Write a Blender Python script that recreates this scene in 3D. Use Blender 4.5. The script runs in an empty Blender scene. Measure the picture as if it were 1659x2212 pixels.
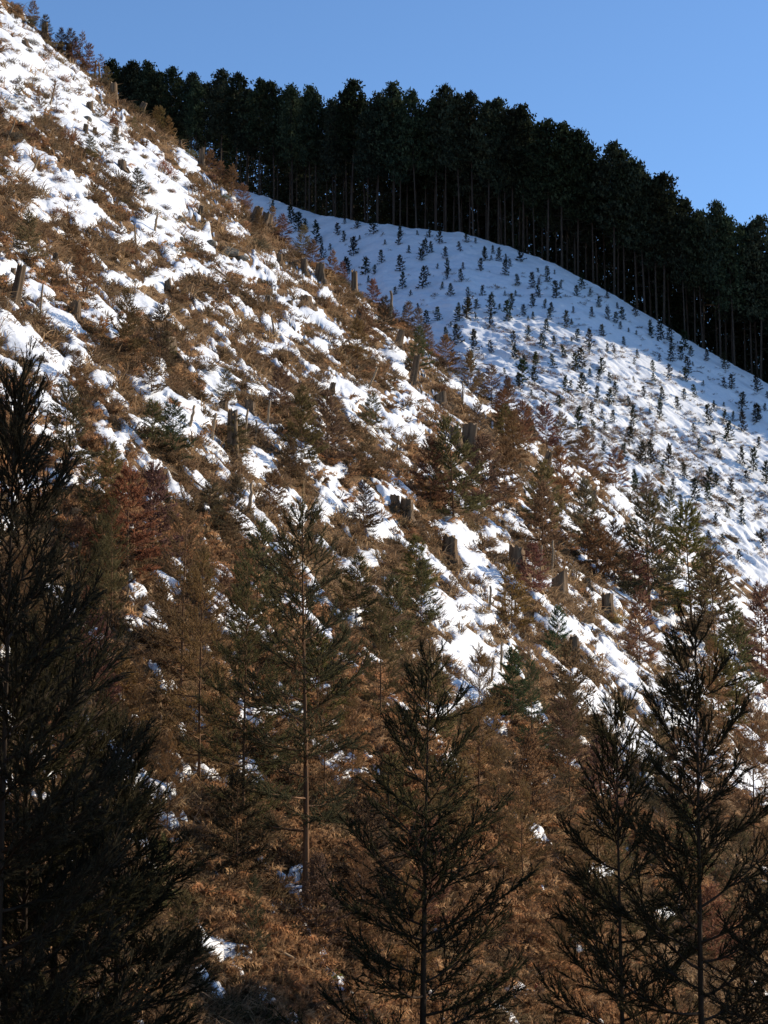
import bpy, math, random
import numpy as np
from mathutils import Vector, Matrix

# ------------------------------------------------------------------ camera, sky, sun, exposure
sc = bpy.context.scene
COL = sc.collection
PITCH = math.radians(8.0)
FOCAL = 3857.0            # focal length in the units of a 1659 x 2212 picture
cam_d = bpy.data.cameras.new('camera'); cam = bpy.data.objects.new('camera', cam_d); COL.objects.link(cam)
cam_d.sensor_fit = 'VERTICAL'; cam_d.sensor_height = 24.0; cam_d.lens = 24.0*FOCAL/2212.0
cam_d.clip_start = 0.1; cam_d.clip_end = 3000
cam.location = (0, 0, 0); cam.rotation_euler = (math.pi/2+PITCH, 0, 0)
sc.camera = cam
SUN_AZ, SUN_EL = math.radians(64), math.radians(23)
w = bpy.data.worlds.new('World'); sc.world = w; w.use_nodes = True
sky = w.node_tree.nodes.new('ShaderNodeTexSky'); sky.sky_type = 'NISHITA'; sky.sun_disc = False
sky.sun_elevation = SUN_EL; sky.sun_rotation = SUN_AZ; sky.altitude = 600; sky.air_density = 1.0; sky.dust_density = 0.1; sky.ozone_density = 5.5
w.node_tree.links.new(sky.outputs[0], w.node_tree.nodes['Background'].inputs[0])
w.node_tree.nodes['Background'].inputs[1].default_value = 0.14
sun_d = bpy.data.lights.new('sun', 'SUN'); sun_d.energy = 5.0; sun_d.angle = math.radians(0.55); sun_d.color = (1.0, 0.86, 0.67)
sun = bpy.data.objects.new('sun', sun_d); COL.objects.link(sun)
SUN = Vector((math.sin(SUN_AZ)*math.cos(SUN_EL), math.cos(SUN_AZ)*math.cos(SUN_EL), math.sin(SUN_EL)))
sun.rotation_euler = SUN.to_track_quat('Z', 'Y').to_euler(); sun.location = SUN*50
vs = sc.view_settings; vs.view_transform = 'Standard'; vs.look = 'None'; vs.exposure = 0.4; vs.gamma = 1.0; vs.use_curve_mapping = False
sc.cycles.max_bounces = 5; sc.cycles.diffuse_bounces = 3; sc.cycles.transmission_bounces = 3; sc.cycles.transparent_max_bounces = 4
sc.cycles.caustics_reflective = False; sc.cycles.caustics_refractive = False

rng = np.random.default_rng(7)
random.seed(7)

# ------------------------------------------------------------------ helpers: noise, picture rays, meshes, materials
def _hash(ix, iy, s):
    h = (ix.astype(np.int64)*374761393 + iy.astype(np.int64)*668265263 + s*974634777) & 0xffffffff
    h = ((h ^ (h >> 13))*1274126177) & 0xffffffff
    return ((h ^ (h >> 16)) & 0xffff)/65535.0
def vnoise(x, y, s=0):
    x = np.asarray(x, float); y = np.asarray(y, float)
    ix, iy = np.floor(x), np.floor(y); fx, fy = x-ix, y-iy
    fx = fx*fx*fx*(fx*(fx*6-15)+10); fy = fy*fy*fy*(fy*(fy*6-15)+10)
    a, b, c, d = _hash(ix, iy, s), _hash(ix+1, iy, s), _hash(ix, iy+1, s), _hash(ix+1, iy+1, s)
    return (a*(1-fx)+b*fx)*(1-fy)+(c*(1-fx)+d*fx)*fy
def fbm(x, y, s=0, n=4):                       # about -1 .. 1
    t, a, k = 0, 1.0, 0
    for i in range(n):
        t = t+a*(vnoise(x*2**i+17.3*i, y*2**i-9.1*i, s+i)*2-1); k += a; a *= 0.55
    return t/k*1.5
def ray(px, py):                               # picture point -> (x/y, z/y)
    px = np.asarray(px, float); py = np.asarray(py, float)
    a = (px-829.5)/FOCAL; b = (1106-py)/FOCAL; d = math.cos(PITCH)-b*math.sin(PITCH)
    return a/d, (math.sin(PITCH)+b*math.cos(PITCH))/d
def project(x, y, z):                          # world -> picture point
    dep = y*math.cos(PITCH)+z*math.sin(PITCH); up = -y*math.sin(PITCH)+z*math.cos(PITCH)
    dep = np.maximum(dep, 0.5)
    return 829.5+FOCAL*x/dep, 1106-FOCAL*up/dep
def mesh(name, V, F, mats, midx=None, smooth=False):
    V = np.ascontiguousarray(V, np.float32); F = np.ascontiguousarray(F, np.int32)
    me = bpy.data.meshes.new(name); me.vertices.add(len(V)); me.vertices.foreach_set('co', V.ravel())
    k = F.shape[1]; me.loops.add(F.size); me.loops.foreach_set('vertex_index', F.ravel())
    me.polygons.add(len(F)); me.polygons.foreach_set('loop_start', np.arange(0, F.size, k, dtype=np.int32))
    try: me.polygons.foreach_set('loop_total', np.full(len(F), k, np.int32))
    except Exception: pass
    for m in (mats if isinstance(mats, (list, tuple)) else [mats]): me.materials.append(m)
    if midx is not None: me.polygons.foreach_set('material_index', np.ascontiguousarray(midx, np.int32))
    if smooth: me.polygons.foreach_set('use_smooth', np.ones(len(F), bool))
    me.update(calc_edges=True); me.validate()
    return me
class Geo:                                     # collects triangles
    def __init__(s): s.V, s.F, s.M, s.n = [], [], [], 0
    def add(s, V, F, m=0):
        V = np.asarray(V, float).reshape(-1, 3); F = np.asarray(F, int)
        if F.shape[1] == 4: F = np.concatenate([F[:, [0, 1, 2]], F[:, [0, 2, 3]]])
        s.V.append(V); s.F.append(F+s.n); s.M.append(np.full(len(F), m)); s.n += len(V)
    def tube(s, P, R, k=5, m=0, cap=True):
        P = np.asarray(P, float); R = np.asarray(R, float); n = len(P)
        T = np.gradient(P, axis=0); T /= np.linalg.norm(T, axis=1)[:, None]+1e-9
        ref = np.array([1., 0, 0]) if abs(T[0, 0]) < 0.8 else np.array([0, 1., 0])
        A = np.cross(T, ref); A /= np.linalg.norm(A, axis=1)[:, None]+1e-9; B = np.cross(T, A)
        an = np.arange(k)*2*math.pi/k
        V = P[:, None]+R.reshape(n, -1, 1)*(A[:, None]*np.cos(an)[None, :, None]+B[:, None]*np.sin(an)[None, :, None])
        i, j = np.meshgrid(np.arange(n-1), np.arange(k), indexing='ij'); i = i.ravel(); j = j.ravel(); j2 = (j+1) % k
        F = np.stack([i*k+j, i*k+j2, (i+1)*k+j2, (i+1)*k+j], 1)
        s.add(V, F, m)
        if cap:
            c = np.array([[ (n-1)*k+q, (n-1)*k+(q+1) % k, (n-1)*k] for q in range(1, k-1)]) if k > 2 else np.zeros((0, 3), int)
            s.F.append(c+s.n-n*k); s.M.append(np.full(len(c), m))
    def build(s, name, mats, smooth=False):
        return mesh(name, np.concatenate(s.V), np.concatenate(s.F), mats, np.concatenate(s.M), smooth)
def perp(D):
    ref = np.where(np.abs(D[:, [2]]) < 0.9, np.array([[0, 0, 1.]]), np.array([[1., 0, 0]]))
    A = np.cross(D, ref); A /= np.linalg.norm(A, axis=1)[:, None]+1e-9
    return A, np.cross(D, A)
def needles(P, D, L, n, nl, wd, r, spread=0.75, core=0.0):
    """Triangles: N shoots from P along D of length L, each with n needles of length nl and a thin core."""
    N = len(P); A, B = perp(D)
    s = (np.arange(n)+0.5)/n; s = s[None, :]+r.uniform(-.4, .4, (N, n))/n
    az = r.uniform(0, 2*math.pi, (N, n, 1))
    O = A[:, None]*np.cos(az)+B[:, None]*np.sin(az)
    base = P[:, None]+D[:, None]*(s*L[:, None])[:, :, None]
    nd = D[:, None]*math.cos(spread)+O*math.sin(spread)
    side = np.cross(nd, O); side /= np.linalg.norm(side, axis=2)[:, :, None]+1e-9
    ln = nl*(1.15-0.5*s)[:, :, None]*r.uniform(.75, 1.25, (N, n, 1))
    V = np.stack([base-side*wd/2, base+side*wd/2, base+nd*ln], 2).reshape(-1, 3)
    F = np.arange(len(V)).reshape(-1, 3)
    if core > 0:
        V2 = np.concatenate([np.stack([P-Q*core, P+Q*core, P+D*(L+nl*.7)[:, None]], 1).reshape(-1, 3) for Q in (A, B)])
        F = np.concatenate([F, np.arange(len(V2)).reshape(-1, 3)+len(V)]); V = np.concatenate([V, V2])
    return V, F

def material(name, rough=0.9, spec=0.1):
    m = bpy.data.materials.new(name); m.use_nodes = True; nt = m.node_tree
    b = nt.nodes['Principled BSDF']; b.inputs['Roughness'].default_value = rough; b.inputs['Specular IOR Level'].default_value = spec
    return m, nt, b
def ramp(nt, fac, stops):
    r = nt.nodes.new('ShaderNodeValToRGB'); cr = r.color_ramp
    while len(cr.elements) < len(stops): cr.elements.new(0.5)
    for e, (p, c) in zip(cr.elements, stops): e.position = p; e.color = (*c, 1)
    nt.links.new(fac, r.inputs[0]); return r.outputs[0]
def tnoise(nt, scale, detail=5, coord='Object', stretch=None):
    n = nt.nodes.new('ShaderNodeTexNoise'); n.inputs['Scale'].default_value = scale; n.inputs['Detail'].default_value = detail
    tc = nt.nodes.new('ShaderNodeTexCoord'); src = tc.outputs[coord]
    if stretch:
        mp = nt.nodes.new('ShaderNodeMapping'); mp.inputs['Scale'].default_value = stretch; nt.links.new(src, mp.inputs[0]); src = mp.outputs[0]
    nt.links.new(src, n.inputs['Vector']); return n.outputs['Fac']
def mul(nt, a, b, fac=1.0):
    m = nt.nodes.new('ShaderNodeMix'); m.data_type = 'RGBA'; m.blend_type = 'MULTIPLY'; m.inputs[0].default_value = fac
    nt.links.new(a, m.inputs[6]); nt.links.new(b, m.inputs[7]); return m.outputs[2]
def bump(nt, b, h, strength, dist):
    n = nt.nodes.new('ShaderNodeBump'); n.inputs['Strength'].default_value = strength; n.inputs['Distance'].default_value = dist
    nt.links.new(h, n.inputs['Height']); nt.links.new(n.outputs[0], b.inputs['Normal'])
def bark(name, c0, c1):
    m, nt, b = material(name)
    n = tnoise(nt, 9, 6, stretch=(1, 1, .12)); nt.links.new(ramp(nt, n, [(.3, c0), (.7, c1)]), b.inputs['Base Color']); bump(nt, b, n, .8, .03)
    return m
def foliage(name, transl=0.3, var=0.55):
    """Leaf colour is the object's own colour, varied needle by needle."""
    m = bpy.data.materials.new(name); m.use_nodes = True; nt = m.node_tree; nt.nodes.remove(nt.nodes['Principled BSDF'])
    oi = nt.nodes.new('ShaderNodeObjectInfo'); ge = nt.nodes.new('ShaderNodeNewGeometry')
    v = ramp(nt, ge.outputs['Random Per Island'], [(0, (1-var,)*3), (1, (1+var, 1+var*.85, 1+var*.6))])
    c = mul(nt, oi.outputs['Color'], v)
    d = nt.nodes.new('ShaderNodeBsdfDiffuse'); t = nt.nodes.new('ShaderNodeBsdfTranslucent'); x = nt.nodes.new('ShaderNodeMixShader')
    x.inputs[0].default_value = transl
    nt.links.new(c, d.inputs[0]); nt.links.new(c, t.inputs[0]); nt.links.new(d.outputs[0], x.inputs[1]); nt.links.new(t.outputs[0], x.inputs[2])
    nt.links.new(x.outputs[0], nt.nodes['Material Output'].inputs[0]); return m
def scatter_mat(name, cols, transl=0.42):
    """Colour by the random number of each tuft, varied blade by blade."""
    m = bpy.data.materials.new(name); m.use_nodes = True; nt = m.node_tree; nt.nodes.remove(nt.nodes['Principled BSDF'])
    oi = nt.nodes.new('ShaderNodeObjectInfo'); ge = nt.nodes.new('ShaderNodeNewGeometry')
    c = ramp(nt, oi.outputs['Random'], [((i+.5)/len(cols), q) for i, q in enumerate(cols)])
    c = mul(nt, c, ramp(nt, ge.outputs['Random Per Island'], [(0, (.5, .5, .5)), (1, (1.6, 1.5, 1.4))]))
    d = nt.nodes.new('ShaderNodeBsdfDiffuse'); t = nt.nodes.new('ShaderNodeBsdfTranslucent'); x = nt.nodes.new('ShaderNodeMixShader'); x.inputs[0].default_value = transl
    nt.links.new(c, d.inputs[0]); nt.links.new(c, t.inputs[0]); nt.links.new(d.outputs[0], x.inputs[1]); nt.links.new(t.outputs[0], x.inputs[2])
    nt.links.new(x.outputs[0], nt.nodes['Material Output'].inputs[0]); return m

def link(name, me, parent=None, loc=(0, 0, 0), rz=0.0, sc_=1.0, color=None):
    o = bpy.data.objects.new(name, me); COL.objects.link(o); o.location = loc; o.rotation_euler = (0, 0, rz)
    o.scale = (sc_,)*3 if np.isscalar(sc_) else sc_
    if parent is not None: o.parent = parent
    if color is not None: o.color = (*color, 1)
    return o
def tag(o, label, cat, group=None):
    o['label'] = label; o['category'] = cat
    if group: o['group'] = group
    return o
ONES = ['', 'first', 'second', 'third', 'fourth', 'fifth', 'sixth', 'seventh', 'eighth', 'ninth', 'tenth', 'eleventh', 'twelfth', 'thirteenth', 'fourteenth', 'fifteenth', 'sixteenth', 'seventeenth', 'eighteenth', 'nineteenth']
def nth(n):                                    # 1 -> first
    if n < 20: return ONES[n]
    T = ['', '', 'twent', 'thirt', 'fort', 'fift', 'sixt', 'sevent', 'eight', 'ninet'][n//10]
    return T+'ieth' if n % 10 == 0 else T+'y-'+ONES[n % 10]

# ------------------------------------------------------------------ the shape of the land
RIDGE = np.array([(60,40),(130,105),(215,162),(245,202),(300,235),(350,275),(400,312),(450,362),(500,420),(545,464),(590,492),(640,550),(700,577),(770,617),(850,677),(900,712),(950,772),(1020,832),(1100,882),(1150,922),(1220,972),(1300,1024),(1400,1100),(1480,1160),(1560,1222),(1660,1302)], float)
CREST = np.array([(100,300),(300,372),(500,412),(580,432),(680,468),(830,492),(1000,512),(1100,540),(1200,580),(1300,630),(1400,690),(1500,750),(1600,805),(1660,838)], float)
GX, GY, Z0 = -0.80, 0.36, -10.0
ru, rw = ray(RIDGE[:, 0], RIDGE[:, 1]); cu, cw = ray(CREST[:, 0], CREST[:, 1])
def lin(u, U, W, m0, m1):                      # piecewise linear, going on with slopes m0 and m1 outside
    return np.where(u < U[0], W[0]+(u-U[0])*m0, np.where(u > U[-1], W[-1]+(u-U[-1])*m1, np.interp(u, U, W)))
def ridge_w(u): return lin(u, ru, rw, -0.8, -0.8)
def crest_w(u): return lin(u, cu, cw, -0.12, -0.45)
def crest_y(u): return np.interp(u, [-.5, -.2, -.07, 0, .1, .22, .5, 1.0], [480, 380, 300, 268, 250, 240, 235, 235])
def ridge_y(u): return np.clip(-Z0/np.maximum(GX*u+GY-ridge_w(u), .06), 60, 140)
def softplus(t): return np.where(t > 20, t, np.log1p(np.exp(np.minimum(t, 20))))
SB = 0.60
def land(x, y, rough=True):
    x = np.asarray(x, float); y = np.asarray(y, float)
    u = np.clip(x/np.maximum(y, 8.0), -1.6, 1.6)
    yr = ridge_y(u); sl = GX*u+GY
    a = Z0+GX*x+GY*y-softplus((y-yr)/0.8)*0.8*(sl+0.75)
    cy = crest_y(u); cz = crest_w(u)*cy
    k = 2.5; d = cy-y
    b = cz+k*.6-softplus(d/k)*k*SB-softplus(-d/k)*k*0.16+0.0020*np.clip(d-32, 0, 70)**2+.28*np.clip(d-102, 0, 200)
    rib = np.clip((0.048-u)/0.10, 0, 1)           # the far face turns away from the sun towards the hollow on its left
    b = b-rib**1.5*np.clip(d, 0, 70)*0.24
    if rough:
        a = a+0.55*fbm(x/7, y/7, 3)+0.16*fbm(x/1.6, y/1.6, 9, 3)
        b = b+0.7*fbm(x/16, y/16, 21, 3)*np.clip(d/18, .12, 1)+0.10*fbm(x/2.2, y/2.2, 5, 3)
    bank = -1.75-0.10*y-0.12*np.abs(x)-softplus((y-13.5)/.4)*.4*1.3+(0.10*fbm(x/1.5, y/1.5, 31) if rough else 0)
    return np.maximum(np.maximum(a, b), np.where(y < 22, bank, -1e3))
def cast(px, py, ymin=14.5):                   # where the ray through a picture point meets the land
    u, wv = ray(px, py)
    ys = ymin*np.exp(np.linspace(0, math.log(430/ymin), 900))
    out = np.full(u.shape, np.nan)
    d = land(u[..., None]*ys, ys+0*u[..., None])-wv[..., None]*ys
    hit = d > 0; i = np.argmax(hit, -1); ok = hit.any(-1) & (i > 0)
    ii = np.maximum(i, 1); d1 = np.take_along_axis(d, ii[..., None], -1)[..., 0]; d0 = np.take_along_axis(d, ii[..., None]-1, -1)[..., 0]
    t = d0/(d0-d1+1e-9); y = ys[ii-1]+(ys[ii]-ys[ii-1])*np.clip(t, 0, 1)
    y = np.where(ok, y, np.nan); return u*y, y, land(u*y, np.nan_to_num(y, nan=50))
def at(px, py):
    x, y, z = cast(np.array([px], float), np.array([py], float)); return np.array([x[0], y[0], z[0]])

# where the snow lies on the near slope: drifts as (x, y, half length, half width, tilt) over the picture of the slope
DRIFTS = [(50,100,95,60,45),(110,170,110,60,38),(20,160,60,60,0),(170,240,105,42,38),(60,235,60,26,10),(240,305,95,40,40),(200,290,60,25,30),(310,365,105,40,38),(375,395,70,25,40),(345,425,70,36,50),(345,500,52,42,65),(360,545,40,20,50),(430,520,46,20,30),(400,590,95,20,-3),(520,582,75,19,14),(590,560,42,26,25),(470,560,40,14,20),(575,600,30,14,30),(640,598,36,11,10),(725,573,28,9,14),(510,442,26,10,35),(505,500,30,10,35),(400,340,40,18,40),
 (50,328,24,14,0),(50,375,55,26,25),(120,395,60,26,28),(160,400,40,24,15),(95,455,52,28,20),(180,465,46,26,10),(270,520,32,12,15),(100,345,40,12,35),(75,560,60,10,30),(240,600,24,16,10),(290,655,34,50,80),(215,690,48,26,25),(130,690,50,30,30),(55,725,64,26,15),(345,675,20,34,60),(15,590,20,40,90),(90,620,30,20,20),(325,600,30,14,30),(450,655,20,14,30),(540,640,48,12,35),(640,675,60,16,38),(690,695,60,20,28),(610,715,50,12,25),(715,738,55,14,5),(470,715,30,12,30),(560,745,50,9,10),(530,600,20,9,10),(650,640,25,9,40),(600,650,24,9,40),(705,640,30,8,30),
 (60,765,60,30,20),(105,800,50,34,50),(160,770,34,40,60),(210,830,40,20,20),(440,785,46,26,60),(465,845,46,36,60),(330,850,55,26,20),(405,890,62,34,20),(310,925,44,22,15),(480,905,56,26,8),(555,920,38,10,5),(220,935,34,18,25),(250,980,46,22,40),(330,1010,20,12,0),(560,1005,52,26,20),(540,1052,30,18,20),(605,1090,46,28,55),(560,852,24,9,15),(345,800,40,18,30),(250,870,40,12,25),(785,862,56,22,28),(760,890,30,14,50),(780,1080,66,44,20),(820,1130,40,34,40),(785,1210,26,52,70),(700,1100,30,34,60),(735,1020,20,46,65),(665,985,18,30,70),(640,1110,26,24,50),(300,1290,26,12,45),(330,1335,36,22,35),(355,1500,24,9,-10),(470,1330,20,14,30),(500,1345,32,16,40),(650,1310,18,20,50),(385,925,40,20,0),(100,940,60,16,20),(160,1040,60,14,5),(60,1050,60,14,5),(275,1260,16,10,30),
 (865,785,46,16,60),(895,870,40,30,60),(880,930,62,26,22),(1005,855,58,18,58),(1045,880,46,15,5),(985,940,30,10,70),(1045,1000,34,9,70),(1155,970,28,8,65),(1235,1020,46,15,35),(1340,1155,44,28,25),(1300,1125,34,12,40),(850,1070,40,38,30),(990,1165,56,22,35),(1025,1225,66,28,52),(1085,1190,38,16,10),(1060,1160,24,10,60),(990,1330,84,42,15),(1010,1400,70,46,10),(940,1300,40,24,30),(1190,1350,60,28,14),(1240,1378,56,18,12),(1280,1290,32,10,55),(1186,1266,17,15,0),(1110,1320,30,20,40),(1070,1420,30,20,40),(1130,1150,36,9,55),(1100,1110,34,8,60),(1340,1075,50,10,50),(1375,1110,40,9,48),(1420,1150,50,12,48),(1270,1060,30,9,45),(1200,1010,30,8,40),
 (1460,1655,56,34,45),(1510,1590,34,16,45),(1635,1690,66,30,50),(1250,1520,34,14,55),(1075,1565,44,18,20),(1010,1500,56,34,15),(1050,1460,50,28,40),(940,1540,40,18,20),(585,1545,62,14,-4),(560,1500,30,10,20),(425,2035,30,14,28),(465,2060,40,12,15),(520,2065,22,8,20),(650,1890,15,10,0),(345,1722,24,10,10),(380,1690,16,10,40),(1130,2150,40,14,20),(1240,2045,26,16,25),(1165,1530,16,22,60),(1360,1500,40,12,55),(1400,1420,46,12,55),(1560,1400,60,16,52),(1620,1500,60,18,55),(1585,1560,40,12,50),(1630,1350,50,18,50),(1540,1290,60,14,52),(1480,1250,50,12,55),(1440,1330,40,10,58),(1500,1450,40,10,55),(1320,1400,30,9,50),(1290,1880,30,12,20),(1440,1980,20,10,20),(800,1440,30,10,40),(770,1330,24,16,50),(700,1500,20,8,20)]
DR = np.array(DRIFTS, float)
def snow_cover(x, y, z):
    """> 0 where snow lies on the near slope, in rough units of depth."""
    px, py = project(x, y, z)
    m = np.full(px.shape, -1.0)
    wob = 13*fbm(px/45, py/45, 61, 3); wob2 = 13*fbm(px/45, py/45, 71, 3)
    qx, qy = px+wob, py+wob2
    for cx, cy, a, b, t in DR:
        near = (np.abs(qx-cx) < 2.2*a+20) & (np.abs(qy-cy) < 2.2*max(a, b)+20)
        if not near.any(): continue
        c, s = math.cos(math.radians(t)), math.sin(math.radians(t))
        dx, dy = qx[near]-cx, qy[near]-cy
        r = np.sqrt(((dx*c+dy*s)/a)**2+((dy*c-dx*s)/b)**2)
        m[near] = np.maximum(m[near], (1.12-r)*1.1)
    f = x*0.916-y*0.40; g = x*0.40+y*0.916     # along and across the fall line
    sz = np.clip(y/60, .45, 1.6)
    n1 = fbm(f/(1.5*1.2), g/1.2, 81, 4); n2 = fbm(f/(.55*1.6), g/.55, 91, 3)
    base = np.where(py < 1420, -.50, -.78)+np.where((px > 1330) & (py < 1650), .30, 0)+np.where((px < 330) & (py > 560) & (py < 1080), .14, 0)
    m = np.maximum(m, base+.24+.15*n1)
    strk = fbm(f/4.0, g/1.0, 101, 3); m = np.where((px > 1150) & (py > 950) & (py < 1720), np.maximum(m, np.clip((px-1150)/200, 0, 1)*.42-.28+.6*strk), m)
    m = np.where((px > 560) & (px <= 1300) & (py > 620) & (py < 1560), np.maximum(m, -.15+.5*strk), m)
    m = np.where((px <= 560) & (py > 640) & (py < 1150), np.maximum(m, -.15+.5*strk), m)
    m = np.where((px > 250) & (px <= 1300) & (py >= 1150) & (py < 1700), np.maximum(m, -.32+.5*strk), m)
    n3 = fbm(px/30, py/22, 111, 3); n4 = fbm(f/.34, g/.20, 121, 2)
    return m+.30*n1+.38*n2+.28*n3+.46*n4-.07
def snow_depth(m): return np.where(m > 0, .13*(1-np.exp(-m*4.5)), np.maximum(m*.9, -.35))

# ------------------------------------------------------------------ materials of the setting
m_soil, nt, b = material('bare soil and dead litter')
n = tnoise(nt, 1.3, 9); c1 = ramp(nt, n, [(.3, (.09, .055, .032)), (.5, (.21, .13, .07)), (.72, (.34, .22, .12))])
n2 = tnoise(nt, 22, 5); nt.links.new(mul(nt, c1, ramp(nt, n2, [(.3, (.45, .45, .45)), (.7, (1.5, 1.45, 1.35))])), b.inputs['Base Color']); bump(nt, b, n2, 1.0, .12)
m_snow, nt, b = material('settled snow', .55, .25)
n = tnoise(nt, 2.5, 6); nt.links.new(ramp(nt, n, [(.3, (.70, .735, .78)), (.7, (.79, .81, .84))]), b.inputs['Base Color'])
bump(nt, b, tnoise(nt, 6, 8), .6, .06)

# ------------------------------------------------------------------ ground
us = np.unique(np.concatenate([np.linspace(-1.3, -.3, 40), np.linspace(-.3, .3, 330), np.linspace(.3, 1.3, 40)]))
ys = np.concatenate([np.linspace(-8, 12, 26), 12.5*np.exp(np.linspace(0, math.log(110/12.5), 270)), np.linspace(111, 150, 40), np.linspace(152, 290, 110), np.linspace(296, 640, 30)])
U, Y = np.meshgrid(us, ys)
X = U*(np.maximum(Y, 0)+7)
Zg = land(X, Y)
def grid_faces(nr, nc, keep=None):
    i, j = np.meshgrid(np.arange(nr-1), np.arange(nc-1), indexing='ij')
    F = np.stack([i*nc+j, i*nc+j+1, (i+1)*nc+j+1, (i+1)*nc+j], -1)
    if keep is not None:
        k = keep[:-1, :-1] | keep[1:, :-1] | keep[:-1, 1:] | keep[1:, 1:]; F = F[k]
    return F.reshape(-1, 4)
def compact(V, F):
    used = np.zeros(len(V), bool); used[F.ravel()] = True; idx = np.cumsum(used)-1; return V[used], idx[F]
hill = link('hillside_ground', mesh('hillside_ground', np.stack([X, Y, Zg], -1).reshape(-1, 3), grid_faces(*U.shape), m_soil, smooth=True)); hill['kind'] = 'structure'

# patchy snow on the near slope
us = np.linspace(-.28, .28, 700); tt = np.linspace(0, 1, 860)
U, T = np.meshgrid(us, tt)
sl = GX*U+GY; yr = ridge_y(U)+5
w0 = sl+Z0/15.0; w1 = sl+Z0/yr; Y = -Z0/(sl-(w0+(w1-w0)*T)); X = U*Y
Zn = land(X, Y); M = snow_cover(X, Y, Zn); D = snow_depth(M)
D = np.where(T > .985, D-(T-.985)*30, D)
Zs = Zn+D+np.where(D > 0, .035*fbm(X/.8, Y/.8, 44, 2)*np.minimum(D*8, 1), 0)
V, F = compact(np.stack([X, Y, Zs], -1).reshape(-1, 3), grid_faces(*U.shape, keep=D > -.02))
o = link('snow', mesh('snow', V, F, m_snow, smooth=True)); o['kind'] = 'structure'; o['label'] = 'patchy melting snow on the brown near slope'
# snow cover of the far slope
us = np.linspace(-.16, .34, 640); tt = np.linspace(0, 1, 420)
U, T = np.meshgrid(us, tt); Y = 140+(crest_y(U)+6-140)*T; X = U*Y
Zn = land(X, Y); f = X*.8-Y*.6; g = X*.6+Y*.8
low_ = np.clip((crest_y(U)-Y-18)/30, 0, 1); lump = (.16+.16*low_)*fbm(f/2.8, g/1.2, 55, 3)+(.10+.12*low_)*np.maximum(fbm(f/1.0, g/.6, 57, 2), -.3)
Zs = Zn+.30+lump; Zs = np.where(T > .985, Zs-(T-.985)*20, Zs)
far_snow_off = lambda x, y: .1
o = link('snow', mesh('snow', np.stack([X, Y, Zs], -1).reshape(-1, 3), grid_faces(*U.shape), m_snow, smooth=True)); o['kind'] = 'structure'; o['label'] = 'unbroken snow covering the far planted slope'

# ------------------------------------------------------------------ trees
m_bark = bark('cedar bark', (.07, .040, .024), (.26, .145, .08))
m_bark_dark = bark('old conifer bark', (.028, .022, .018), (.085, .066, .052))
m_bark_near = bark('shaded cedar bark', (.022, .015, .010), (.06, .040, .027))  # cedar bark again, with the near trees' shade darkened into its colour
m_leaf = foliage('conifer needles', .48)
m_leaf_forest = foliage('forest needles', .2, .5)

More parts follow.
